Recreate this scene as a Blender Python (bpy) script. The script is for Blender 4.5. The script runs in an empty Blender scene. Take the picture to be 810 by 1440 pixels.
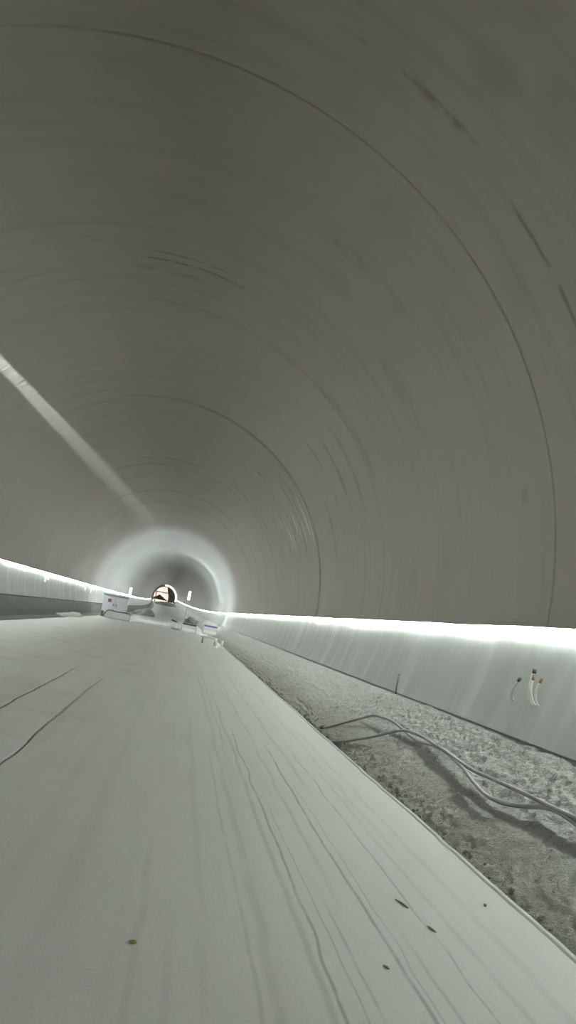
import bpy, bmesh, math, random
from mathutils import Vector, Matrix, noise

S = bpy.context.scene
COL = S.collection
random.seed(7)

# ------------------------------------------------------------------ camera
cam = bpy.data.objects.new('camera', bpy.data.cameras.new('camera'))
COL.objects.link(cam)
cam.data.sensor_fit = 'VERTICAL'
cam.data.sensor_height = 36.0
cam.data.lens = 27.5
cam.data.clip_end = 1500
cx = Vector((0.97275335, -0.13303078, 0.18987822))
cy = Vector((-0.2064505, -0.12436675, 0.97052105))
cz = Vector((-0.10549464, -0.98327805, -0.14844244))
m = Matrix((cx, cy, cz)).transposed().to_4x4()
m.translation = Vector((1.4906, 0.0, 1.47))
cam.matrix_world = m
S.camera = cam

# ------------------------------------------------------------------ light level
W = bpy.data.worlds.new('world')
S.world = W
W.use_nodes = True
W.node_tree.nodes['Background'].inputs[0].default_value = (0.75, 0.8, 0.76, 1)
W.node_tree.nodes['Background'].inputs[1].default_value = 0.03
S.view_settings.view_transform = 'Standard'
S.view_settings.look = 'None'
S.view_settings.exposure = 0.0
S.view_settings.gamma = 1.0
S.view_settings.use_curve_mapping = False
S.cycles.use_denoising = True
S.cycles.max_bounces = 8
S.cycles.diffuse_bounces = 5
S.cycles.sample_clamp_indirect = 6.0
STRIP_POWER = 134.0
S_START = -0.5     # the strips begin beside the camera
STRIP_COLOR = (0.93, 1.0, 0.95)

# ------------------------------------------------------------------ tunnel line
R = 5.6            # radius of the lining
CZ = 2.33          # height of its centre
A_STRIP = 93.0     # angle from the crown at which the light strip runs
A_FOOT = 105.8     # foot of the lining
J0, JS = 8.564, 7.86   # first joint, joint spacing
SLAB_END = 60.0

def PX(s):
    return -4.4 * ((max(s, 70.0) - 70) / 210) ** 2

def PZ(s):
    return 2.0 * ((max(s, 70.0) - 70) / 210) ** 2

def P(x, s, z):
    return (x + PX(s), s, z + PZ(s))

def nz(x, y=0.0, z=0.0):
    return noise.noise(Vector((x, y, z)))

def fbm(x, y, z=0.0, o=4):
    return noise.fractal(Vector((x, y, z)), 1.0, 2.1, o)

# ------------------------------------------------------------------ node helpers
class NT:
    def __init__(self, name):
        self.m = bpy.data.materials.new(name)
        self.m.use_nodes = True
        self.t = self.m.node_tree
        self.t.nodes.clear()
        self.out = self.n('ShaderNodeOutputMaterial')
        self.b = self.n('ShaderNodeBsdfPrincipled')
        self.t.links.new(self.b.outputs[0], self.out.inputs[0])
    def n(self, k, **kw):
        x = self.t.nodes.new(k)
        for a, v in kw.items():
            setattr(x, a, v)
        return x
    def put(self, sock, v):
        if isinstance(v, bpy.types.NodeSocket):
            self.t.links.new(v, sock)
        else:
            sock.default_value = v
    def math(self, op, a, b=0.0, c=0.0, clamp=False):
        x = self.n('ShaderNodeMath', operation=op, use_clamp=clamp)
        self.put(x.inputs[0], a); self.put(x.inputs[1], b); self.put(x.inputs[2], c)
        return x.outputs[0]
    def pos(self):
        g = self.n('ShaderNodeTexCoord')
        return g.outputs['Object']
    def sep(self, v):
        x = self.n('ShaderNodeSeparateXYZ'); self.put(x.inputs[0], v)
        return x.outputs
    def comb(self, x, y, z):
        c = self.n('ShaderNodeCombineXYZ')
        for i, v in enumerate((x, y, z)):
            self.put(c.inputs[i], v)
        return c.outputs[0]
    def scale(self, v, s):
        x = self.n('ShaderNodeVectorMath', operation='MULTIPLY')
        self.put(x.inputs[0], v); x.inputs[1].default_value = s
        return x.outputs[0]
    def noise(self, v, sc, det=4.0, rough=0.55, dist=0.0):
        x = self.n('ShaderNodeTexNoise')
        self.put(x.inputs['Vector'], v)
        x.inputs['Scale'].default_value = sc; x.inputs['Detail'].default_value = det
        x.inputs['Roughness'].default_value = rough; x.inputs['Distortion'].default_value = dist
        return x.outputs['Fac']
    def ramp(self, v, a, b, lo=0.0, hi=1.0):
        x = self.n('ShaderNodeMapRange', interpolation_type='SMOOTHSTEP')
        self.put(x.inputs[0], v)
        x.inputs[1].default_value = a; x.inputs[2].default_value = b
        x.inputs[3].default_value = lo; x.inputs[4].default_value = hi
        return x.outputs[0]
    def mix(self, f, a, b, mode='MIX'):
        x = self.n('ShaderNodeMix', data_type='RGBA', blend_type=mode)
        self.put(x.inputs[0], f)
        for i, v in ((6, a), (7, b)):
            self.put(x.inputs[i], v if isinstance(v, bpy.types.NodeSocket) else (*v, 1.0))
        return x.outputs[2]
    def bump(self, h, st, d):
        x = self.n('ShaderNodeBump')
        x.inputs['Strength'].default_value = st; x.inputs['Distance'].default_value = d
        self.put(x.inputs['Height'], h)
        self.put(self.b.inputs['Normal'], x.outputs[0])
    def set(self, col=None, rough=None, metal=None, spec=None):
        if col is not None:
            self.put(self.b.inputs['Base Color'], col if isinstance(col, bpy.types.NodeSocket) else (*col, 1.0))
        if rough is not None: self.put(self.b.inputs['Roughness'], rough)
        if metal is not None: self.put(self.b.inputs['Metallic'], metal)
        if spec is not None: self.put(self.b.inputs['Specular IOR Level'], spec)
        return self.m
    def between(self, v, a, b, soft):
        """1 inside a..b with soft ends"""
        u = self.ramp(v, a - soft, a + soft)
        w = self.ramp(v, b - soft, b + soft, 1.0, 0.0)
        return self.math('MULTIPLY', u, w)

def simple(name, col, rough=0.7, metal=0.0, var=0.12, sc=14.0):
    t = NT(name)
    p = t.pos()
    f = t.noise(p, sc, 4)
    c = t.mix(f, tuple(x * (1 - var) for x in col), tuple(min(1, x * (1 + var)) for x in col))
    t.bump(t.noise(p, sc * 5, 3), 0.15, 0.004)
    return t.set(c, rough, metal)

def emitter(name, col, power):
    t = NT(name)
    t.set((0.8, 0.8, 0.8), 0.5)
    t.b.inputs['Emission Color'].default_value = (*col, 1)
    t.b.inputs['Emission Strength'].default_value = power
    return t.m

# ------------------------------------------------------------------ materials
def lining_material(name, tint, wall=False):
    t = NT(name)
    p = t.pos()
    x, y, z = t.sep(p)
    # unrolled coordinates: angle from crown (degrees) and chainage
    ang = t.math('MULTIPLY', t.math('ARCTAN2', x, t.math('SUBTRACT', z, CZ)), 57.29578)
    un = t.comb(t.math('MULTIPLY', ang, 0.0977), y, 0.0)
    big = t.noise(un, 0.35, 5, 0.6)
    # long faint marks that follow the formwork round the arch
    arc = t.noise(t.scale(un, (0.16, 3.2, 1.0)), 1.0, 5, 0.6)
    fine = t.noise(un, 9.0, 5, 0.65)
    seg = t.n('ShaderNodeTexWhiteNoise', noise_dimensions='1D')
    t.put(seg.inputs['W'], t.math('FLOOR', t.math('DIVIDE', t.math('SUBTRACT', y, J0), JS)))
    c = t.mix(big, tuple(v * 0.82 for v in tint), tuple(v * 1.14 for v in tint))
    c = t.mix(t.math('MULTIPLY', t.ramp(arc, 0.5, 0.72), 0.28), c, tuple(v * 0.62 for v in tint))
    c = t.mix(t.math('MULTIPLY', t.ramp(arc, 0.42, 0.28), 0.22), c, tuple(min(1, v * 1.35) for v in tint))
    c = t.mix(t.math('MULTIPLY', seg.outputs['Value'], 0.04 if wall else 0.18), c, tuple(v * 0.8 for v in tint))
    c = t.mix(t.math('MULTIPLY', t.ramp(fine, 0.55, 0.8), 0.18), c, tuple(v * 0.6 for v in tint))
    dark = tuple(v * 0.42 for v in tint)
    if not wall:
        # scuffs and stains with a place of their own: (chainage, half width, angle from, to, strength)
        wob = t.math('MULTIPLY', t.math('SUBTRACT', t.noise(un, 0.9, 3), 0.5), 0.22)
        yy = t.math('ADD', y, wob)
        brk = t.ramp(t.noise(t.scale(un, (1.2, 1.0, 1)), 1.6, 4, 0.7), 0.36, 0.56)
        for (yc, hw, a0, a1, k) in ((14.42, 0.035, -7, 14, 0.8), (14.12, 0.03, -4, 13, 0.55),
                                    (14.9, 0.10, -9, 5, 0.3),
                                    (7.22, 0.035, 20, 37, 0.5), (7.33, 0.03, 45, 62, 0.7), (7.25, 0.06, 29, 38, 0.35),
                                    (10.95, 0.16, 26, 34, 0.3), (12.6, 0.3, 44, 60, 0.2),
                                    (16.2, 0.18, 38, 60, 0.3), (17.6, 0.10, 44, 66, 0.35),
                                    (18.9, 0.14, 44, 64, 0.4), (20.2, 0.09, 40, 70, 0.35), (21.6, 0.12, 52, 74, 0.35),
                                    (26.5, 0.14, 40, 70, 0.35), (28.2, 0.12, 30, 72, 0.4), (34.5, 0.25, -20, 60, 0.3),
                                    (36.0, 0.2, -30, 80, 0.35), (44, 0.3, -40, 80, 0.3), (48.5, 0.35, -60, 80, 0.3)):
            band = t.ramp(t.math('ABSOLUTE', t.math('SUBTRACT', yy, yc)), hw * 0.4, hw * 1.6, 1.0, 0.0)
            f = t.math('MULTIPLY', band, t.between(ang, a0, a1, 2.5))
            f = t.math('MULTIPLY', f, t.math('MULTIPLY', brk, k))
            c = t.mix(f, c, dark)
        # soft blotches: (chainage, angle, radius, strength)
        for (yc, ac, rr, k) in ((9.35, 75.7, 0.10, 0.55), (11.0, 41.4, 0.22, 0.3), (9.4, 33, 0.35, 0.2),
                                (8.1, 52, 0.3, 0.28), (12.4, 82, 0.45, 0.22), (14.2, 84, 0.3, 0.25), (6.4, 36, 0.3, 0.4),
                                (6.0, 44, 0.4, 0.35), (12.0, 30, 0.4, 0.25)):
            dy = t.math('SUBTRACT', y, yc)
            da = t.math('MULTIPLY', t.math('SUBTRACT', ang, ac), 0.0977)
            d = t.math('SQRT', t.math('ADD', t.math('MULTIPLY', dy, dy), t.math('MULTIPLY', da, da)))
            d = t.math('ADD', d, t.math('MULTIPLY', t.math('SUBTRACT', fine, 0.5), rr * 0.9))
            c = t.mix(t.math('MULTIPLY', t.ramp(d, rr * 0.2, rr * 1.5, 1.0, 0.0), k * 0.55), c, dark)
        # pale lime bloom on the right haunch beside the third joint
        lime = t.ramp(t.noise(t.scale(un, (0.55, 3.4, 1)), 1.1, 3, 0.6), 0.55, 0.66)
        lm = t.math('MULTIPLY', t.between(y, 24.6, 31.5, 0.8), t.between(ang, 50, 69, 4))
        c = t.mix(t.math('MULTIPLY', t.math('MULTIPLY', lime, lm), 0.85), c, (0.68, 0.71, 0.66))
        dk = t.ramp(t.noise(t.scale(un, (0.4, 2.6, 1)), 1.3, 3, 0.6), 0.5, 0.66)
        lm = t.math('MULTIPLY', t.between(y, 24.9, 33.5, 0.8), t.between(ang, 36, 72, 6))
        c = t.mix(t.math('MULTIPLY', t.math('MULTIPLY', dk, lm), 0.4), c, dark)
        # brightness of the lit stretch further in, painted as a paler lining colour
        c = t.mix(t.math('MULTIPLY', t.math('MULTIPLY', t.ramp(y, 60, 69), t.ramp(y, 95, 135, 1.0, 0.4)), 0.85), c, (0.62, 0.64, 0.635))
    else:
        plume_tone = t.noise(t.comb(0.0, t.math('MULTIPLY', t.math('ADD', y, t.math('MULTIPLY', z, 0.25)), 1.5), t.math('MULTIPLY', z, 0.25)), 1.0, 2, 0.5)  # light plumes below the strip, painted into the wall as vertical streaks
        c = t.mix(t.math('MULTIPLY', t.ramp(plume_tone, 0.5, 0.72), 0.35), c, (0.64, 0.67, 0.65))
        c = t.mix(t.math('MULTIPLY', t.ramp(plume_tone, 0.48, 0.28), 0.3), c, tuple(v * 0.72 for v in tint))
    h = t.math('ADD', t.math('MULTIPLY', arc, 0.5), t.math('MULTIPLY', fine, 0.25))
    t.bump(h, 0.35, 0.02)
    return t.set(c, t.ramp(big, 0.3, 0.7, 0.55, 0.75), spec=0.3)

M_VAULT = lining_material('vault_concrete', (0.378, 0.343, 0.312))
M_WALL = lining_material('side_wall_concrete', (0.42, 0.44, 0.418), True)

def floor_material():
    t = NT('slab_concrete')
    p = t.pos()
    x, y, z = t.sep(p)
    un = t.comb(x, y, 0.0)
    big = t.noise(un, 0.5, 5, 0.6)
    streak = t.noise(t.comb(t.math('MULTIPLY', x, 5.5), t.math('MULTIPLY', y, 0.16), 0.0), 1.0, 6, 0.6)
    grain = t.noise(un, 60.0, 3, 0.6)
    c = t.mix(big, (0.49, 0.49, 0.455), (0.555, 0.565, 0.525))
    c = t.mix(t.math('MULTIPLY', t.ramp(streak, 0.48, 0.72), 0.22), c, (0.35, 0.355, 0.325))
    c = t.mix(t.math('MULTIPLY', t.ramp(streak, 0.45, 0.28), 0.16), c, (0.62, 0.64, 0.60))
    c = t.mix(t.math('MULTIPLY', t.ramp(grain, 0.4, 0.7), 0.28), c, (0.34, 0.345, 0.32))
    # colour darkened towards the right edge to offset the strip's light
    c = t.mix(t.math('MULTIPLY', t.ramp(x, 2.0, 3.75), 0.7), c, (0.39, 0.408, 0.378))
    # brownish patches on the left
    br = t.ramp(t.noise(un, 0.8, 4, 0.6), 0.52, 0.7)
    c = t.mix(t.math('MULTIPLY', br, t.math('MULTIPLY', t.ramp(x, 1.4, 0.2), 0.3)), c, (0.36, 0.33, 0.30))
    # thin wheel and drag lines along the slab
    w1 = t.math('MULTIPLY', t.math('SUBTRACT', t.noise(t.comb(0.0, y, 0.0), 0.5, 3), 0.5), 0.16)
    w2 = t.math('MULTIPLY', t.math('SUBTRACT', t.noise(t.comb(7.0, y, 0.0), 0.4, 3), 0.5), 0.14)
    brk = t.ramp(t.noise(t.comb(t.math('MULTIPLY', x, 3.0), y, 0.0), 1.3, 4, 0.7), 0.33, 0.52)
    for (xc, hw, y0, y1, k, w) in ((2.48, .010, 2, 11, .75, w1), (2.86, .012, 2, 10, .75, w2), (3.20, .008, 2, 10, .7, w1),
                                   (2.62, .009, 2, 4.6, .5, w2), (2.40, .02, 2, 16, .35, w2), (2.99, .012, 2, 4.2, .45, w2),
                                   (2.72, .02, 5, 26, .3, w1), (3.05, .025, 8, 24, .3, w2), (2.2, .03, 2, 20, .25, w1),
                                   (1.60, .022, 2, 5.2, .2, w1), (1.72, .02, 2, 4.0, .15, w2), (1.2, .05, 3, 14, .1, w1),
                                   (3.45, .03, 6, 20, .2, w1), (3.35, .02, 2.5, 9, .25, w2), (3.6, .03, 3, 12, .2, w1), (2.55, .006, 2, 7, .5, w2), (2.93, .006, 2, 8, .45, w1), (2.1, .012, 2, 9, .3, w2), (1.9, .02, 3, 12, .12, w1), (0.9, .03, 2, 9, .08, w2), (2.30, .012, 9, 22, .35, w1)):
        d = t.math('ABSOLUTE', t.math('SUBTRACT', t.math('ADD', x, w), xc))
        f = t.math('MULTIPLY', t.ramp(d, hw * 0.3, hw * 1.5, 1.0, 0.0), t.between(y, y0, y1, 0.6))
        f = t.math('MULTIPLY', f, t.math('MULTIPLY', t.math('ADD', t.math('MULTIPLY', brk, 0.7), 0.3), k))
        c = t.mix(t.math('MULTIPLY', f, 0.75), c, (0.16, 0.165, 0.15))
    # cross scratches on the drain cover strip along the middle
    sc = t.noise(t.comb(t.math('MULTIPLY', x, 0.7), t.math('MULTIPLY', t.math('ADD', y, t.math('MULTIPLY', x, 0.5)), 4.5), 3.0), 1.0, 2, 0.5)
    f = t.math('MULTIPLY', t.ramp(sc, 0.66, 0.74), t.between(x, -0.2, 0.26, 0.05))
    f = t.math('MULTIPLY', f, t.between(y, 6.0, 11.5, 0.8))
    c = t.mix(t.math('MULTIPLY', f, 0.4), c, (0.2, 0.2, 0.19))
    # shade along the left of the joint, painted into the slab colour
    f = t.math('MULTIPLY', t.between(x, -0.9, -0.28, 0.12), t.between(y, 7.0, 12.5, 1.5))
    c = t.mix(t.math('MULTIPLY', t.math('MULTIPLY', f, t.ramp(big, 0.3, 0.6)), 0.5), c, (0.30, 0.29, 0.265))
    h = t.math('ADD', t.math('MULTIPLY', grain, 0.25), t.math('MULTIPLY', streak, 0.6))
    t.bump(h, 0.25, 0.01)
    return t.set(c, 0.72, spec=0.3)

M_FLOOR = floor_material()

def rough_material(name, a, b, dirt, amount):
    t = NT(name)
    p = t.pos()
    x, y, z = t.sep(p)
    n1 = t.noise(p, 1.6, 6, 0.65)
    n2 = t.noise(p, 22.0, 5, 0.7)
    c = t.mix(n1, a, b)
    c = t.mix(t.math('MULTIPLY', t.ramp(n2, 0.5, 0.62), 0.5), c, tuple(v * 0.45 for v in a))
    d = t.ramp(t.math('ADD', t.math('SUBTRACT', z, t.math('MULTIPLY', n1, 0.5)), 0.0), -0.2, 0.12, 1.0, 0.0)
    c = t.mix(t.math('MULTIPLY', d, amount), c, dirt)
    t.bump(t.math('ADD', n2, t.noise(p, 45.0, 4, 0.7)), 0.9, 0.03)
    return t.set(c, 0.85, spec=0.2)

M_FOOT = rough_material('rough_footing_concrete', (0.355, 0.357, 0.328), (0.48, 0.488, 0.452), (0.23, 0.222, 0.18), 0.6)
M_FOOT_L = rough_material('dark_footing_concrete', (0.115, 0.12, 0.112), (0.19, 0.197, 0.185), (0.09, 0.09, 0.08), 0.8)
M_GROUND = rough_material('dusty_ground', (0.34, 0.36, 0.34), (0.44, 0.465, 0.44), (0.32, 0.335, 0.31), 0.3)
M_DIRT = simple('brown_dirt', (0.20, 0.19, 0.16), 0.95, var=0.35, sc=30)
M_ROCK = simple('reddish_rock', (0.62, 0.50, 0.47), 0.9, var=0.3, sc=1.5)
M_DARK = simple('dark_rubble', (0.16, 0.165, 0.155), 0.95, var=0.3, sc=3)
M_CHANNEL = simple('aluminium_channel', (0.22, 0.23, 0.22), 0.5, 0.3)
M_LED = emitter('led_light', STRIP_COLOR, STRIP_POWER)
M_PLUME = emitter('plume_glow', STRIP_COLOR, 3.0)
M_TUBE = emitter('tube_light', (0.95, 1.0, 0.96), 7.0)
M_CABLE = simple('grey_cable_rubber', (0.20, 0.205, 0.19), 0.42, var=0.2, sc=40)
M_CABLE2 = simple('black_cable_rubber', (0.10, 0.105, 0.10), 0.45, var=0.2, sc=40)
M_PVC = simple('white_plastic_conduit', (0.78, 0.78, 0.72), 0.4, var=0.06)
M_TAPE = simple('black_tape', (0.03, 0.03, 0.035), 0.6)
M_COPPER = simple('brown_plug', (0.20, 0.09, 0.06), 0.6)
M_STEEL = simple('rusty_steel', (0.15, 0.13, 0.115), 0.6, 0.4)
M_LAV = simple('pale_lavender_paint', (0.52, 0.50, 0.56), 0.55, var=0.05, sc=3)
M_LGREY = simple('pale_grey_paint', (0.55, 0.58, 0.57), 0.6, var=0.06, sc=3)
M_WHITE = simple('white_plastic', (0.75, 0.78, 0.75), 0.5, var=0.05, sc=3)
M_BLUE = simple('blue_paint', (0.16, 0.17, 0.42), 0.5, var=0.08)
M_BLACK = simple('dark_grey_paint', (0.05, 0.055, 0.055), 0.6)
M_MAROON = simple('maroon_window', (0.12, 0.05, 0.07), 0.5)
M_GANTRY = simple('gantry_steel', (0.22, 0.21, 0.20), 0.6, 0.2)
M_LEAF = simple('dry_leaf', (0.14, 0.15, 0.05), 0.8, var=0.3)
M_STONE = simple('grey_stone', (0.22, 0.22, 0.20), 0.9, var=0.3)

# ------------------------------------------------------------------ object helpers
def link(name, me, mat=None, parent=None):
    o = bpy.data.objects.new(name, me)
    COL.objects.link(o)
    if mat is not None and me is not None and not me.materials:
        me.materials.append(mat)
    if parent is not None:
        o.parent = parent
    return o

def from_bm(name, bm, mat, parent=None, smooth=False):
    me = bpy.data.meshes.new(name)
    bmesh.ops.recalc_face_normals(bm, faces=bm.faces)
    bm.to_mesh(me); bm.free()
    if smooth:
        for p in me.polygons: p.use_smooth = True
    return link(name, me, mat, parent)

def grid(name, rows, mat, parent=None, smooth=True, flip=False):
    """rows: equal-length lists of points -> one surface"""
    nr, nc = len(rows), len(rows[0])
    v = [p for r in rows for p in r]
    f = []
    for i in range(nr - 1):
        for j in range(nc - 1):
            a, b, c, d = i * nc + j, i * nc + j + 1, (i + 1) * nc + j + 1, (i + 1) * nc + j
            f.append((a, d, c, b) if flip else (a, b, c, d))
    me = bpy.data.meshes.new(name)
    me.from_pydata(v, [], f)
    if smooth:
        for p in me.polygons: p.use_smooth = True
    return link(name, me, mat, parent)

def struct(o):
    o['kind'] = 'structure'
    return o

def tag(o, label, cat, group=None, kind=None):
    o['label'] = label; o['category'] = cat
    if group: o['group'] = group
    if kind: o['kind'] = kind
    return o

def empty(name, loc, rz=0.0):
    o = bpy.data.objects.new(name, None)
    COL.objects.link(o)
    o.location = loc; o.rotation_euler = (0, 0, rz)
    o.empty_display_size = 0.2
    return o

def bx(bm, c, s, rot=(0, 0, 0), bev=0.0):
    from mathutils import Euler
    r = bmesh.ops.create_cube(bm, size=1.0)
    M = Matrix.Translation(c) @ Euler(rot).to_matrix().to_4x4() @ Matrix.Diagonal((*s, 1))
    bmesh.ops.transform(bm, matrix=M, verts=r['verts'])
    if bev > 0:
        es = list({e for v in r['verts'] for e in v.link_edges})
        bmesh.ops.bevel(bm, geom=es, offset=bev, segments=2, affect='EDGES', profile=0.5)

def tube(bm, pts, rad, n=10, caps=True):
    pts = [Vector(p) for p in pts]
    rs = rad if isinstance(rad, (list, tuple)) else [rad] * len(pts)
    rings = []
    up = Vector((0, 0, 1))
    prev = None
    for i, p in enumerate(pts):
        d = (pts[min(i + 1, len(pts) - 1)] - pts[max(i - 1, 0)]).normalized()
        if prev is None:
            a = d.cross(up)
            if a.length < 1e-3: a = d.cross(Vector((1, 0, 0)))
        else:
            a = prev - d * prev.dot(d)
        a.normalize(); prev = a
        b = d.cross(a)
        rings.append([bm.verts.new(p + (a * math.cos(2 * math.pi * k / n) + b * math.sin(2 * math.pi * k / n)) * rs[i]) for k in range(n)])
    for r0, r1 in zip(rings, rings[1:]):
        for k in range(n):
            bm.faces.new((r0[k], r0[(k + 1) % n], r1[(k + 1) % n], r1[k]))
    if caps:
        bm.faces.new(rings[0][::-1]); bm.faces.new(rings[-1])

def smooth_path(pts, sub=6):
    out = []
    P_ = [Vector(p) for p in pts]
    for i in range(len(P_) - 1):
        p0, p1, p2, p3 = P_[max(i - 1, 0)], P_[i], P_[i + 1], P_[min(i + 2, len(P_) - 1)]
        for k in range(sub):
            t = k / sub
            out.append(0.5 * ((2 * p1) + (p2 - p0) * t + (2 * p0 - 5 * p1 + 4 * p2 - p3) * t * t + (3 * p1 - p0 - 3 * p2 + p3) * t ** 3))
    out.append(P_[-1])
    return out

# ------------------------------------------------------------------ lining
S0, S1 = -30.0, 348.0
def joint_stations():
    st = []
    k = math.floor((S0 - J0) / JS)
    while J0 + k * JS < S1:
        j = J0 + k * JS
        rnd = random.Random(k * 31 + 5)
        d0 = random.Random((k - 1) * 17 + 3).uniform(-0.006, 0.006)
        d1 = random.Random(k * 17 + 3).uniform(-0.006, 0.006)
        if k == 1: d1 = -0.004
        if k == 2: d0, d1 = -0.004, -0.03
        if k == 3: d0 = -0.03
        g = 0.05 if k == 2 else 0.03 if k == 0 else (0.018 if k in (-1, 1) else (0.012 if k == 4 else 0.004))
        if k > 3: d0 *= 0.2
        if k > 2: d1 *= 0.2
        if j > S0:
            w = 0.10 if k in (2,) else 0.022
            st += [(j - w - 0.30, d0), (j - w - 0.02, d0), (j - w, d0), (j - w * 0.5, d0 + g), (j + w * 0.5, d0 + g), (j + w, d1), (j + w + 0.02, d1), (j + w + 0.30, d1)]
        for q in range(1, 5):
            s = j + JS * q / 5
            if s > S0 and s < S1: st.append((s, d1))
        k += 1
    st.append((S1, d1))
    return st
ST = joint_stations()

def ring_pt(a, s, dr=0.0):
    k = 0.0 if abs(a) > A_STRIP else min(1.0, max(0.0, (a + 24) / 22)) if a > -75 else min(1.0, max(0.0, (-75 - a) / 10))
    r = R + dr * max(k, 0.0)
    ar = math.radians(a)
    wob = 0.006 * nz(a * 0.06, s * 0.25, 2.0) * k
    return P((r + wob) * math.sin(ar), s, CZ + (r + wob) * math.cos(ar))

def lining(name, a0, a1, n, mat):
    o = grid(name, [[ring_pt(a0 + (a1 - a0) * j / n, s, d) for j in range(n + 1)] for s, d in ST], mat, flip=True)
    return struct(o)

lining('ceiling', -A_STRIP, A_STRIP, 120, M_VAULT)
lining('wall_right', A_STRIP, A_FOOT, 10, M_WALL)
lining('wall_left', -A_FOOT, -A_STRIP, 10, M_WALL)

# ------------------------------------------------------------------ slab, footings, ground
def srange(a, b, f0=0.1, growth=0.012):
    s, out = a, []
    while s < b:
        out.append(s)
        s += max(f0, abs(s) * growth + f0 * 0.5)
    out.append(b)
    return out

def slab():
    rows = []
    for s in srange(-6, SLAB_END, 0.10, 0.012):
        wa = 0.03 * nz(s * 0.9, 1.0) + 0.012 * nz(s * 4.0, 2.0)
        wb = 0.04 * nz(s * 0.6, 5.0) + 0.010 * nz(s * 4.0, 6.0)
        er = 0.035 * nz(s * 0.35, 9.0) + 0.014 * nz(s * 3.1, 8.0) + 0.006 * nz(s * 11, 8.5)
        el = 0.05 * nz(s * 0.3, 12.0)
        ga = 0.022 + 0.012 * nz(s * 1.7, 3.3)
        gb = 0.016 + 0.012 * nz(s * 1.3, 4.3)
        a, b = -0.30 + wa, 0.315 + wb
        fd = max(0.0, min(1.0, (17 - s) / 5))
        xr = 4.06 + er
        prof = [(-4.40 + el, -0.26), (-4.40 + el, -0.012), (-4.36 + el, 0.0), (-3.4, 0), (-2.4, 0), (-1.4, 0), (-0.7, 0),
                (a - ga, -0.004), (a - ga * 0.6, -0.05 * fd), (a + ga * 0.6, -0.05 * fd), (a + ga, 0.008 * fd),
                (b - gb, 0.008 * fd), (b - gb * 0.6, -0.045 * fd), (b + gb * 0.6, -0.045 * fd), (b + gb, 0.0),
                (0.7, 0), (1.3, 0), (1.9, 0), (2.5, 0), (3.1, 0), (3.6, 0), (xr - 0.075, 0.0), (xr - 0.06, -0.006), (xr - 0.045, 0.006),
                (xr - 0.012, 0.004), (xr, -0.012), (xr, -0.26)]
        rows.append([P(x, s, z + (0.004 * nz(x * 1.3, s * 0.8, 4.0) if z > -0.03 else 0)) for x, z in prof])
    end = [(p[0], p[1], -0.26) for p in rows[-1]]
    rows.append(end)
    o = grid('floor', rows, M_FLOOR, smooth=False)
    return struct(o)
slab()

def footing(sign, name, mat, prof, fine_to):
    """rough sloping concrete between the slab and the foot of the wall; prof: (x, z) from the recess to the wall"""
    P2 = [Vector(p) for p in prof]
    L = [0.0]
    for a, b in zip(P2, P2[1:]): L.append(L[-1] + (b - a).length)
    def at(u):
        d = u * L[-1]
        for i in range(len(P2) - 1):
            if d <= L[i + 1] or i == len(P2) - 2:
                k = (d - L[i]) / (L[i + 1] - L[i])
                t = (P2[i + 1] - P2[i]).normalized()
                return P2[i].lerp(P2[i + 1], k), Vector((-t.y, t.x))
    n = 96 if sign > 0 else 44
    rows = []
    stations = srange(-4, 3.5, 0.2, 0.0) + srange(3.53, 15, 0.028, 0.0007) + srange(15.05, S1, 0.05, 0.010)[0:] if sign > 0 else srange(-4, S1, 0.05, 0.010)
    for s in stations:
        row = []
        for j in range(n + 1):
            u = j / n
            p, nn = at(u)
            amp = 1.0 if s < fine_to else 0.6
            up = min(1.0, max(0.0, (u - 0.05) / 0.15)) * min(1.0, (1 - u) / 0.04)
            h = 0.018 * fbm(p.x * 2.2, s * 1.6, 1.0, 3)
            rough = 0.35 + 0.65 * min(1, max(0, (u - 0.42) / 0.2)) if s < 14 else 0.35
            if u < 0.28: rough = max(rough, 0.8)
            h += 0.030 * rough * fbm(p.x * 12, s * 9, 5.0, 3) * amp
            pit = noise.voronoi(Vector((p.x * 10 + 0.4 * s, s * 7, p.y * 10)))[0][0]
            h -= 0.075 * rough * max(0.0, 0.42 - pit) * amp
            h += 0.022 * rough * noise.noise(Vector((p.x * 30, s * 26, 3.0))) * amp
            if u < 0.3:
                h += 0.04 * max(0.0, fbm(s * 0.55, u * 3, 8.0, 3)) * math.sin(math.pi * min(1, u / 0.3))
            q = p + nn * (h * up)
            row.append(P(sign * q.x, s, q.y))
        rows.append(row)
    return struct(grid(name, rows, mat, smooth=True, flip=(sign < 0)))

footing(1, 'trim_1', M_FOOT, [(4.02, -0.24), (4.12, -0.13), (4.30, 0.0), (5.36, 0.765), (5.45, 0.80)], 40)
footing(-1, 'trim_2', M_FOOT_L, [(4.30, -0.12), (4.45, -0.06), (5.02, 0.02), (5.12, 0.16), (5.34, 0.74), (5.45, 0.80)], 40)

def ground():
    rows = []
    for s in srange(52, 405, 0.5, 0.01):
        rows.append([P(x, s, -0.20 + 0.05 * fbm(x * 0.5, s * 0.12, 2.0, 3) + 0.02 * fbm(x * 2, s * 0.8, 3.0, 2)) for x in [-5.6 + 11.2 * j / 28 for j in range(29)]])
    return struct(grid('ground', rows, M_GROUND))
ground()

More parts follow.
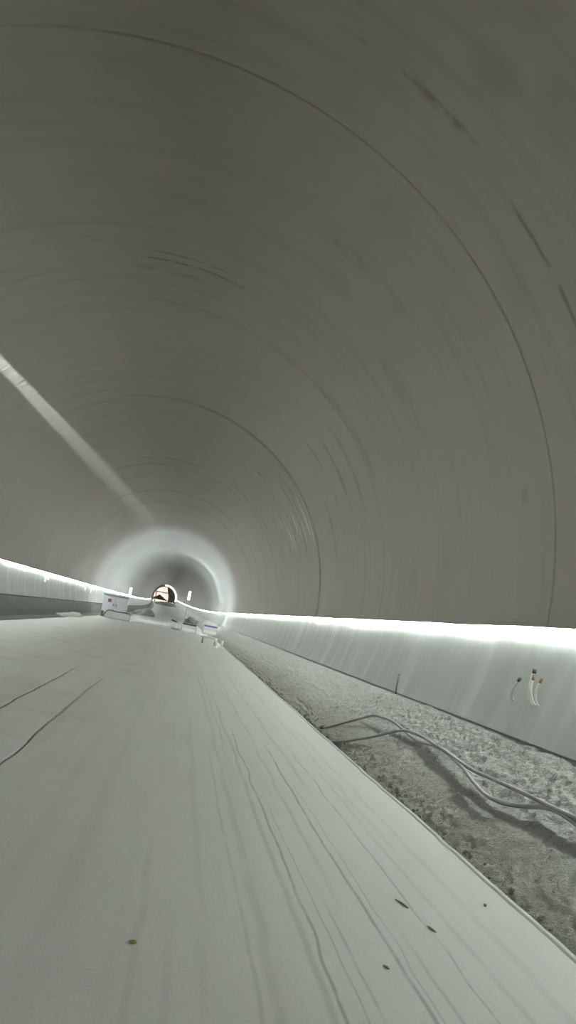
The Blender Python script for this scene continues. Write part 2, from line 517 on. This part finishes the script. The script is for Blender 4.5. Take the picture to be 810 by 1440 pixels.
# far end: rock heading beyond the formwork gantry, lit warm
rows = []
for i in range(24):
    s = 348 + i * 2.4
    rows.append([P((5.6 + 0.3 * fbm(a * 0.1, s * 0.3, 7.0, 3)) * math.sin(math.radians(a)), s, CZ + (5.6 + 0.3 * fbm(a * 0.1, s * 0.3, 7.0, 3)) * math.cos(math.radians(a))) for a in range(-120, 121, 5)])
struct(grid('wall_heading', rows, M_ROCK, flip=True))
s = 348 + 23 * 2.4
rows = [[P(rr * 5.8 * math.sin(math.radians(a)), s + 0.6 * fbm(rr * 3, a * 0.05, 1.0, 3), CZ + rr * 5.8 * math.cos(math.radians(a))) for a in range(-120, 121, 8)] for rr in (0.02, 0.3, 0.6, 0.85, 1.02)]
struct(grid('wall_end', rows, M_ROCK))

# ------------------------------------------------------------------ LED strips
def led_strip(sign, label, name='led_strip_light'):
    root = empty(name, P(sign * (R - 0.03), 0, CZ + R * math.cos(math.radians(A_STRIP))))
    o0 = Vector(root.location)
    zc = CZ + R * math.cos(math.radians(A_STRIP))
    sags = ((18.6, 0.7, 0.055), (16.9, 0.3, 0.03), (12.2, 0.3, 0.02), (9.3, 0.25, 0.02), (23.5, 0.4, 0.03)) if sign > 0 else \
           ((41.0, 0.5, 0.05), (57.0, 0.5, 0.08), (60.5, 0.5, 0.08))
    plumes = ((18.3, 0.16), (18.8, 0.10)) if sign > 0 else ((40.6, 0.42), (41.4, 0.30), (57.0, 0.42), (60.6, 0.5), (35.2, 0.15))
    tr, cr = [], []
    for s in srange(S_START, 337, 0.16, 0.006):
        sag = sum(d * math.exp(-((s - c) / w) ** 2) for c, w, d in sags)
        zz = zc + 0.015 * nz(s * 0.5, sign * 3.0) - sag * 0.5
        xin = 0.046 + 0.024 * nz(s * 1.3, sign * 7.0) + 0.014 * nz(s * 2.3, sign * 9.0)
        r0 = 0.026
        # flat-faced tape: broad face turned to the roadway and a little down
        q = [(xin - 0.006, -0.021 - sag * 0.5), (xin + 0.004, -0.020 - sag * 0.5), (xin + 0.008, 0.017), (xin + 0.007, 0.020), (xin - 0.006, 0.020), (xin - 0.006, -0.021 - sag * 0.5)]
        tr.append([Vector(P(sign * (R - x), s, zz + z)) - o0 for x, z in q])
        q = [(0.008, 0.034), (xin + 0.046, 0.030), (xin + 0.047, 0.026), (0.012, 0.028), (0.012, -0.024), (0.008, -0.025)]
        cr.append([Vector(P(sign * (R - x), s, zc + 0.015 * nz(s * 0.5, sign * 3.0) + z)) - o0 for x, z in q])
    grid('light_tape', tr, M_LED, root, smooth=False)
    grid('channel', cr, M_CHANNEL, root, smooth=False)
    for c, ln in plumes:  # glowing slips added below the tape to imitate plumes of light on the wall
        bm = bmesh.new()
        for q in range(4):
            z1 = zc - 0.03 - ln * q / 4; z0 = z1 - ln / 4
            xa = sign * (math.sqrt(R * R - (z1 - CZ) ** 2) - 0.05); xb = sign * (math.sqrt(R * R - (z0 - CZ) ** 2) - 0.05)
            v = [bm.verts.new(Vector(p) - o0) for p in (P(xa, c - 0.05, z1), P(xa, c + 0.05, z1), P(xb, c + 0.05 - 0.01 * q, z0), P(xb, c - 0.05 - 0.01 * q, z0))]
            bm.faces.new(v)
        bmesh.ops.remove_doubles(bm, verts=bm.verts, dist=0.02)
        bmesh.ops.solidify(bm, geom=bm.faces[:], thickness=0.012)
        from_bm('glow_plume', bm, M_PLUME, root)
    tag(root, label, 'led strip')
    return root
led_strip(1, 'glowing white LED strip running along the right tunnel wall above the cables')
led_strip(-1, 'glowing white LED strip running along the left tunnel wall above the dark footing')

# upright tube lamps on thin stands further in
def tube_lamp(x, s, z0, z1, power, label):
    root = empty('tube_lamp', P(x, s, -0.2))
    b = 0.2
    rad = 0.13
    bm = bmesh.new(); tube(bm, [(0, 0, z0 + b), (0, 0, z1 + b)], rad, 12)
    from_bm('light_tube', bm, M_TUBE, root, True)
    for zz in (z0 + b, z1 + b):
        bm = bmesh.new(); tube(bm, [(0, 0, zz - 0.05), (0, 0, zz + 0.05)], rad * 1.1, 12)
        from_bm('end_cap', bm, M_CHANNEL, root, True)
    bm = bmesh.new(); tube(bm, [(0, 0, 0.5), (0, 0, z0 + b - 0.03)], 0.03, 8)
    from_bm('pole', bm, M_CHANNEL, root)
    for k in range(3):
        a = 2.1 * k + 0.4
        bm = bmesh.new(); tube(bm, [(0, 0, 0.75), (0.28 * math.cos(a), 0.4 * math.sin(a), 0.0)], 0.022, 6)
        from_bm('leg', bm, M_CHANNEL, root)
    L = bpy.data.lights.new('lamp_light', 'POINT'); L.energy = power; L.color = (0.97, 1.0, 1.0); L.shadow_soft_size = 0.25
    lo = bpy.data.objects.new('lamp_light', L); COL.objects.link(lo); lo.parent = root; lo.location = (0, -0.5, z1 + b + 0.1)
    tag(root, label, 'lamp')
tube_lamp(-4.9, 95, 2.0, 3.0, 6, 'upright white tube lamp by the left wall, just right of the lavender cabinet')
tube_lamp(1.97, 90, 2.75, 3.75, 290, 'upright white tube lamp on a stand to the right of the lit arch')

# unseen point lights added behind the clutter to brighten the far stretch
for nm, loc, e in (('fill_light', (-3.0, 64.0, 1.1), 170), ('fill_light', (3.2, 72.0, 1.0), 235), ('fill_light', (-1.5, 80.0, 1.4), 260), ('fill_light', (2.2, 104.0, 1.2), 140)):
    L = bpy.data.lights.new(nm, 'POINT'); L.energy = e; L.color = (0.97, 1.0, 1.0); L.shadow_soft_size = 0.3
    o = bpy.data.objects.new(nm, L); COL.objects.link(o); o.location = P(*loc)

# unseen narrow spot added to draw the bright streak along the left vault
L = bpy.data.lights.new('streak_light', 'SPOT')
L.spot_size = math.radians(1.7); L.spot_blend = 0.8; L.energy = 800000; L.color = (0.86, 1.0, 0.97); L.shadow_soft_size = 0.02
sp = bpy.data.objects.new('streak_light', L); COL.objects.link(sp)
src = Vector((-4.28, 6.0, 5.80)); dst = Vector((-3.42, 31.1, 6.77))
sp.location = src
sp.rotation_euler = (dst - src).to_track_quat('-Z', 'Y').to_euler()

# warm lamps in the heading beyond the gantry
def point(name, loc, e, c, r=0.3):
    L = bpy.data.lights.new(name, 'POINT'); L.energy = e; L.color = c; L.shadow_soft_size = r
    o = bpy.data.objects.new(name, L); COL.objects.link(o); o.location = loc
point('heading_lamp', P(-2.0, 372, 5.5), 2600, (1.0, 0.84, 0.78))
point('heading_lamp', P(-3.2, 392, 3.5), 4500, (1.0, 0.93, 0.90))
point('heading_lamp', P(-3.9, 353, 2.6), 1500, (1.0, 0.95, 0.92))

# ------------------------------------------------------------------ formwork gantry at the end of the finished lining
def gantry():
    s = 340.0
    root = empty('formwork_gantry', P(0, s, -0.15))
    o0 = Vector(root.location)
    def arch(name, r0, r1, d, a0, a1, mat, n=40, dy=0.0):
        rows = []
        for k in range(n + 1):
            a = math.radians(a0 + (a1 - a0) * k / n)
            rows.append([Vector(P(r * math.sin(a), s, CZ + r * math.cos(a))) - o0 + Vector((0, y + dy, 0)) for r, y in ((r0, 0), (r1, 0), (r1, d), (r0, d), (r0, 0))])
        return grid(name, rows, mat, root, smooth=False)
    arch('arch_shell', 4.5, 5.5, 2.4, -112, 112, M_GANTRY)
    arch('light_ring', 4.95, 5.35, 0.2, -4, 100, M_TUBE, dy=-0.25)
    for x in (-3.6, 3.6):
        bm = bmesh.new(); bx(bm, (x, 1.2, 2.2), (0.4, 0.4, 4.4), bev=0.03)
        from_bm('leg', bm, M_GANTRY, root)
    bm = bmesh.new(); bx(bm, (0, 1.2, 4.5), (8.0, 0.4, 0.4), bev=0.03)
    from_bm('cross_beam', bm, M_GANTRY, root)
    bm = bmesh.new()  # dark sheet added to stand for the shaded right side of the heading
    outline = [(4.7 * math.sin(math.radians(a)), CZ + 4.7 * math.cos(math.radians(a))) for a in range(6, 109, 6)] + [(1.9, 0.6), (1.85, 2.2), (1.5, 3.9), (0.9, 5.6)]
    f0 = [bm.verts.new(Vector(P(x, s, z)) - o0 + Vector((0, 0.9, 0))) for x, z in outline]
    f1 = [bm.verts.new(v.co + Vector((0, 0.12, 0))) for v in f0]
    bm.faces.new(f0); bm.faces.new(f1[::-1])
    for q in range(len(f0)):
        bm.faces.new((f0[q], f1[q], f1[(q + 1) % len(f0)], f0[(q + 1) % len(f0)]))
    from_bm('shade_panel', bm, M_BLACK, root)
    tag(root, 'dark arched formwork gantry with a white light ring at the far end', 'formwork')
gantry()

# ------------------------------------------------------------------ heaps and far clutter
def heap(name, x, s, w, d, h, mat, label, cat, seed, z=-0.18):
    bm = bmesh.new()
    bmesh.ops.create_icosphere(bm, subdivisions=4, radius=1.0)
    for v in bm.verts:
        p = v.co.copy()
        n = 1 + 0.32 * fbm(p.x * 1.4 + seed, p.y * 1.4, p.z * 1.4, 4)
        zz = max(-0.12, p.z) * n
        v.co = Vector((p.x * n * w / 2, p.y * n * d / 2, zz * h))
    o = from_bm(name, bm, mat, None, True)
    o.location = P(x, s, z)
    tag(o, label, cat)
    return o
heap('rubble_heap', 0.3, 300, 8.6, 6, 1.35, M_DARK, 'broad dark heap of rubble across the floor below the lit arch', 'rubble heap', 3)
heap('rubble_heap', -3.3, 112, 2.6, 3.5, 0.95, M_DARK, 'dark green-grey heap on the floor just right of the lavender cabinet', 'rubble heap', 11)
heap('rubble_heap', 3.6, 120, 2.4, 4.0, 0.8, M_DARK, 'low dark heap near the right wall behind the white barriers', 'rubble heap', 21)
heap('sand_heap', -4.75, 47, 1.2, 7.0, 0.22, M_GROUND, 'pale low sand drift beside the left footing in front of the cabinet', 'sand heap', 31, -0.05)

def cabinet():
    root = empty('distribution_cabinet', (-3.35, 58.6, 0.0))
    bm = bmesh.new(); bx(bm, (0, 0, 1.0), (1.75, 0.55, 1.15), bev=0.02)
    from_bm('body', bm, M_LAV, root)
    bm = bmesh.new(); bx(bm, (0.0, -0.06, 1.63), (1.9, 0.8, 0.09), (math.radians(-5), 0, 0), bev=0.015)
    from_bm('roof', bm, M_LGREY, root)
    for x, nm in ((-0.44, 'door'), (0.44, 'door')):
        bm = bmesh.new(); bx(bm, (x, -0.29, 1.0), (0.82, 0.03, 1.05), bev=0.008)
        d = from_bm(nm, bm, M_LAV, root)
        bm = bmesh.new(); bx(bm, (x * 0.25, -0.32, 0.95), (0.04, 0.04, 0.18), bev=0.008)
        from_bm('handle', bm, M_BLACK, d)
    bm = bmesh.new(); bx(bm, (-0.42, -0.315, 1.22), (0.24, 0.03, 0.24), bev=0.01)
    from_bm('meter_window', bm, M_MAROON, root)
    for x in (-0.8, 0.8):
        for y in (-0.22, 0.22):
            bm = bmesh.new(); bx(bm, (x, y, 0.22), (0.07, 0.07, 0.44))
            from_bm('leg', bm, M_BLACK if x < 0 else M_LGREY, root)
    tag(root, 'pale lavender distribution cabinet with a dark meter window by the left wall', 'cabinet')
    t = empty('trough', (-2.95, 57.4, 0.0))
    bm = bmesh.new(); bx(bm, (0, 0, 0.24), (1.9, 0.6, 0.44), bev=0.03)
    bmesh.ops.delete(bm, geom=[f for f in bm.faces if f.calc_center_median().z > 0.45], context='FACES_ONLY')
    bx(bm, (0, 0, 0.3), (1.8, 0.52, 0.03))
    from_bm('tub', bm, M_LGREY, t)
    bm = bmesh.new(); bx(bm, (0, -0.29, 0.46), (1.96, 0.06, 0.06), bev=0.01); bx(bm, (0, 0.29, 0.46), (1.96, 0.06, 0.06), bev=0.01)
    bx(bm, (-0.96, 0, 0.46), (0.06, 0.6, 0.06), bev=0.01); bx(bm, (0.96, 0, 0.46), (0.06, 0.6, 0.06), bev=0.01)
    from_bm('rim', bm, M_LGREY, t)
    tag(t, 'long pale grey trough on the slab in front of the lavender cabinet', 'trough')
    bm = bmesh.new()
    tube(bm, smooth_path([(-3.9, 57.05, 0.05), (-3.75, 57.0, 0.42), (-3.5, 57.05, 0.56), (-3.0, 57.05, 0.53), (-2.4, 57.1, 0.56), (-2.1, 57.3, 0.53)]), 0.035, 8)
    o = from_bm('hose', bm, M_BLACK, None, True)
    tag(o, 'thick black hose lying along the rim of the pale grey trough', 'hose')
cabinet()

def barrier(x, s, rz, length, top_mat, topname, label, z=-0.2):
    root = empty('road_barrier', P(x, s, z), rz)
    bm = bmesh.new()
    prof = [(-0.28, 0.0), (-0.28, 0.12), (-0.12, 0.34), (-0.09, 0.62), (0.09, 0.62), (0.12, 0.34), (0.28, 0.12), (0.28, 0.0)]
    a = [bm.verts.new((-length / 2, y, z_)) for y, z_ in prof]; b = [bm.verts.new((length / 2, y, z_)) for y, z_ in prof]
    for k in range(8):
        bm.faces.new((a[k], a[(k + 1) % 8], b[(k + 1) % 8], b[k]))
    bm.faces.new(a); bm.faces.new(b[::-1])
    from_bm('body', bm, M_WHITE, root)
    bm = bmesh.new(); bx(bm, (0, 0, 0.69), (length * 0.98, 0.26, 0.14), bev=0.02)
    from_bm(topname, bm, top_mat, root)
    for xx in (-length / 2 - 0.04, length / 2 + 0.04):
        bm = bmesh.new(); bx(bm, (xx, 0, 0.3), (0.08, 0.1, 0.4), bev=0.01)
        from_bm('connector', bm, M_LGREY, root)
    tag(root, label, 'barrier')
barrier(2.32, 66.0, 0.12, 1.15, M_BLACK, 'top_rail', 'white road barrier with a dark top rail beyond the end of the slab')
barrier(4.0, 64.0, 0.05, 1.1, M_BLUE, 'top_rail', 'white road barrier with a blue top rail beside the right footing', 0.0)

def bench():
    r = empty('trestle', P(1.15, 66.0, -0.2))
    bm = bmesh.new(); bx(bm, (0.1, 0, 0.10), (0.75, 0.5, 0.2), bev=0.03)
    from_bm('base_block', bm, M_STONE, r)
    bm = bmesh.new(); tube(bm, [(0.1, 0, 0.15), (0.1, 0, 0.72)], 0.06, 8)
    from_bm('post', bm, M_LGREY, r)
    bm = bmesh.new(); bx(bm, (-0.12, 0, 0.74), (0.5, 0.16, 0.12), (0, 0.25, 0), bev=0.015)
    from_bm('head_beam', bm, M_BLACK, r)
    tag(r, 'small dark-topped trestle on a grey block left of the barriers', 'trestle')
bench()

def stand(x, s, h, label):
    r = empty('marker_post', (x, s, 0.0))
    bm = bmesh.new(); tube(bm, [(0, 0, 0.05), (0, 0, h)], 0.055, 10)
    from_bm('post', bm, M_WHITE, r, True)
    bm = bmesh.new(); tube(bm, [(0, 0, 0), (0, 0, 0.06)], [0.17, 0.12], 14)
    from_bm('foot', bm, M_LGREY, r)
    bm = bmesh.new(); tube(bm, [(0, 0, h), (0, 0, h + 0.03)], [0.065, 0.04], 10)
    from_bm('cap', bm, M_WHITE, r)
    tag(r, label, 'post')
stand(3.46, 40.0, 0.42, 'left of the two short white posts at the right edge of the slab')
stand(3.84, 41.0, 0.34, 'right of the two short white posts at the right edge of the slab')
r = empty('sawhorse', (3.25, 43.5, 0.0), 0.35)
bm = bmesh.new(); bx(bm, (0, 0, 0.32), (0.95, 0.1, 0.1), bev=0.01)
from_bm('beam', bm, M_LGREY, r)
for xx in (-0.38, 0.38):
    for yy in (-1, 1):
        bm = bmesh.new(); tube(bm, [(xx, 0, 0.32), (xx + 0.03 * yy, yy * 0.16, 0.0)], 0.03, 8)
        from_bm('leg', bm, M_STONE, r)
tag(r, 'low grey sawhorse on the slab behind the two short white posts', 'sawhorse')

# ------------------------------------------------------------------ cables on the rough footing
CA = [(4.23, 13.55, -0.01), (4.287, 13.37, 0.03), (4.414, 13.194, 0.119), (4.522, 12.975, 0.215), (4.656, 12.657, 0.34), (4.768, 12.324, 0.448), (4.791, 11.986, 0.474), (4.809, 11.597, 0.487), (4.826, 11.298, 0.48), (4.823, 11.016, 0.46), (4.823, 10.75, 0.439), (4.819, 10.453, 0.418), (4.825, 10.087, 0.412), (4.839, 9.705, 0.442), (4.827, 9.269, 0.462), (4.764, 8.661, 0.445), (4.716, 8.187, 0.421), (4.675, 7.902, 0.392), (4.646, 7.677, 0.37), (4.614, 7.31, 0.338), (4.629, 7.062, 0.34), (4.66, 6.899, 0.352), (4.695, 6.767, 0.377), (4.736, 6.633, 0.406), (4.762, 6.52, 0.435), (4.777, 6.4, 0.455), (4.784, 6.229, 0.469), (4.771, 5.917, 0.455), (4.771, 5.653, 0.446), (4.763, 5.0, 0.407), (4.764, 3.5, 0.374), (4.78, 2.0, 0.37)]
CB = [(4.129, 12.493, -0.099), (4.182, 12.232, -0.047), (4.281, 11.909, 0.033), (4.377, 11.657, 0.112), (4.485, 11.362, 0.207), (4.585, 11.114, 0.299), (4.671, 10.974, 0.369), (4.751, 10.784, 0.436), (4.803, 10.533, 0.473), (4.824, 10.004, 0.488), (4.802, 9.473, 0.482), (4.785, 9.027, 0.48), (4.766, 8.679, 0.466), (4.749, 8.334, 0.454), (4.741, 7.958, 0.448), (4.753, 7.595, 0.457), (4.755, 7.241, 0.468), (4.765, 6.937, 0.475), (4.771, 6.69, 0.48), (4.771, 6.487, 0.48), (4.776, 6.306, 0.483), (4.775, 6.098, 0.491), (4.779, 5.938, 0.495), (4.787, 5.687, 0.5), (4.797, 5.0, 0.479), (4.827, 3.5, 0.44), (4.83, 2.0, 0.42)]
def cable(pts, rad, mat, label, endcap):
    bm = bmesh.new(); tube(bm, smooth_path(pts, 5), rad, 10)
    o = from_bm('cable', bm, mat, None, True)
    tag(o, label, 'cable')
    if endcap:
        a, b = Vector(pts[0]), Vector(pts[1])
        bm = bmesh.new(); tube(bm, [a - (b - a) * 0.15, a + (b - a) * 0.4], rad * 1.5, 10)
        from_bm('plug', bm, M_TAPE, o)
cable(CA, 0.019, M_CABLE, 'grey cable whose dark plugged end lies upslope on the right footing, dipping low nearer', True)
cable(CB, 0.019, M_CABLE, 'grey cable whose end meets the slab edge, running straighter above the other cable', False)

# ------------------------------------------------------------------ conduit stubs and a bar on the right wall
def stub(p0, p1, rad, tipmat, tipname, label, bulge=0.03, tip_len=0.035):
    p0, p1 = Vector(p0), Vector(p1)
    root_in = p0 + Vector((0.06, 0.0, -0.02))
    mid = (p0 + p1) / 2 + Vector((-bulge, 0, 0.01))
    pts = smooth_path([root_in, p0 + Vector((-0.01, 0, 0)), mid, p1], 6)
    bm = bmesh.new(); tube(bm, pts, rad, 10)
    o = from_bm('conduit', bm, M_PVC, None, True)
    d = (p1 - mid).normalized()
    bm = bmesh.new(); tube(bm, [p1 - d * 0.012, p1 + d * tip_len], rad * 1.12, 10)
    from_bm(tipname, bm, tipmat, o, True)
    tag(o, label, 'conduit', None)
    return o
stub((5.47, 8.93, 1.21), (5.42, 8.73, 1.43), 0.016, M_TAPE, 'end_cap', 'thin pale conduit stub with a black tip, leftmost on the right wall')
stub((5.47, 8.43, 1.22), (5.42, 8.37, 1.55), 0.020, M_TAPE, 'end_cap', 'thickest white conduit stub with a black tip, topmost of the wall stubs')
stub((5.47, 8.36, 1.22), (5.40, 8.33, 1.475), 0.012, M_COPPER, 'plug', 'thin cream conduit stub with a brown tip right against the thick white one', 0.04, 0.05)
stub((5.47, 8.28, 1.22), (5.42, 8.19, 1.46), 0.012, M_COPPER, 'plug', 'thin cream conduit stub with a brown tip, rightmost on the right wall', 0.04, 0.05)
bm = bmesh.new(); tube(bm, [(5.37, 13.42, 0.78), (5.37, 13.44, 0.9), (5.40, 13.5, 1.12)], 0.016, 8)
tag(from_bm('steel_bar', bm, M_STEEL, None, True), 'short dark steel bar standing at the top of the right footing against the wall', 'steel bar')

# ------------------------------------------------------------------ dirt in the recess and small litter
def dirt():
    rnd = random.Random(4)
    bm = bmesh.new()
    for k in range(900):
        s = rnd.choice((rnd.uniform(2.5, 9.5), rnd.gauss(20, 3.5), rnd.gauss(14.5, 1.0), rnd.uniform(9, 40)))
        if s < 2: continue
        x = 4.11 + abs(rnd.gauss(0, 0.07)); x = min(x, 4.42)
        z = -0.13 + max(0, x - 4.14) * 0.72 + rnd.uniform(-0.01, 0.05)
        r = rnd.uniform(0.006, 0.018) * (1.3 if s > 15 else 1.0)
        g = bmesh.ops.create_icosphere(bm, subdivisions=1, radius=r)
        Mx = Matrix.Translation((x, s, z)) @ Matrix.Rotation(rnd.uniform(0, 6), 4, Vector((rnd.random(), rnd.random(), 1)).normalized()) @ Matrix.Diagonal((1.3, 1, .7, 1))
        for v in g['verts']:
            v.co *= rnd.uniform(0.75, 1.2)
        bmesh.ops.transform(bm, matrix=Mx, verts=g['verts'])
    o = from_bm('dirt', bm, M_DIRT)
    tag(o, 'brown dirt and grit lying in the gap along the right slab edge', 'dirt', kind='stuff')
dirt()

def chip(name, x, y, l, w, h, rz, mat, label, cat, seed):
    bm = bmesh.new()
    bmesh.ops.create_icosphere(bm, subdivisions=2, radius=1.0)
    for v in bm.verts:
        n = 1 + 0.35 * fbm(v.co.x * 1.5 + seed, v.co.y * 1.5, v.co.z * 1.5, 3)
        v.co = Vector((v.co.x * l / 2 * n, v.co.y * w / 2 * n, v.co.z * h / 2 * n))
    o = from_bm(name, bm, mat)
    o.location = (x, y, h * 0.42); o.rotation_euler = (0, 0, rz)
    tag(o, label, cat)
chip('wood_splinter', 3.15, 4.85, 0.15, 0.014, 0.012, 1.9, M_STEEL, 'dark splinter on the slab between two drag lines, longest scrap of litter', 'splinter', 1)
chip('pebble', 2.79, 3.88, 0.04, 0.014, 0.012, 2.2, M_DARK, 'small dark pebble on the slab near the bottom right', 'pebble', 2)
chip('pebble', 3.77, 5.08, 0.03, 0.022, 0.018, 1.2, M_DARK, 'tiny dark pebble on the pale margin near the right slab edge', 'pebble', 5)
chip('dry_leaf', 1.58, 3.74, 0.04, 0.03, 0.012, 0.4, M_LEAF, 'small dark dry leaf alone on the slab at the lower left', 'leaf', 3)
chip('wood_splinter', 3.22, 4.50, 0.09, 0.012, 0.01, 1.9, M_STEEL, 'short thin splinter on the slab just nearer than the long one', 'splinter', 7)
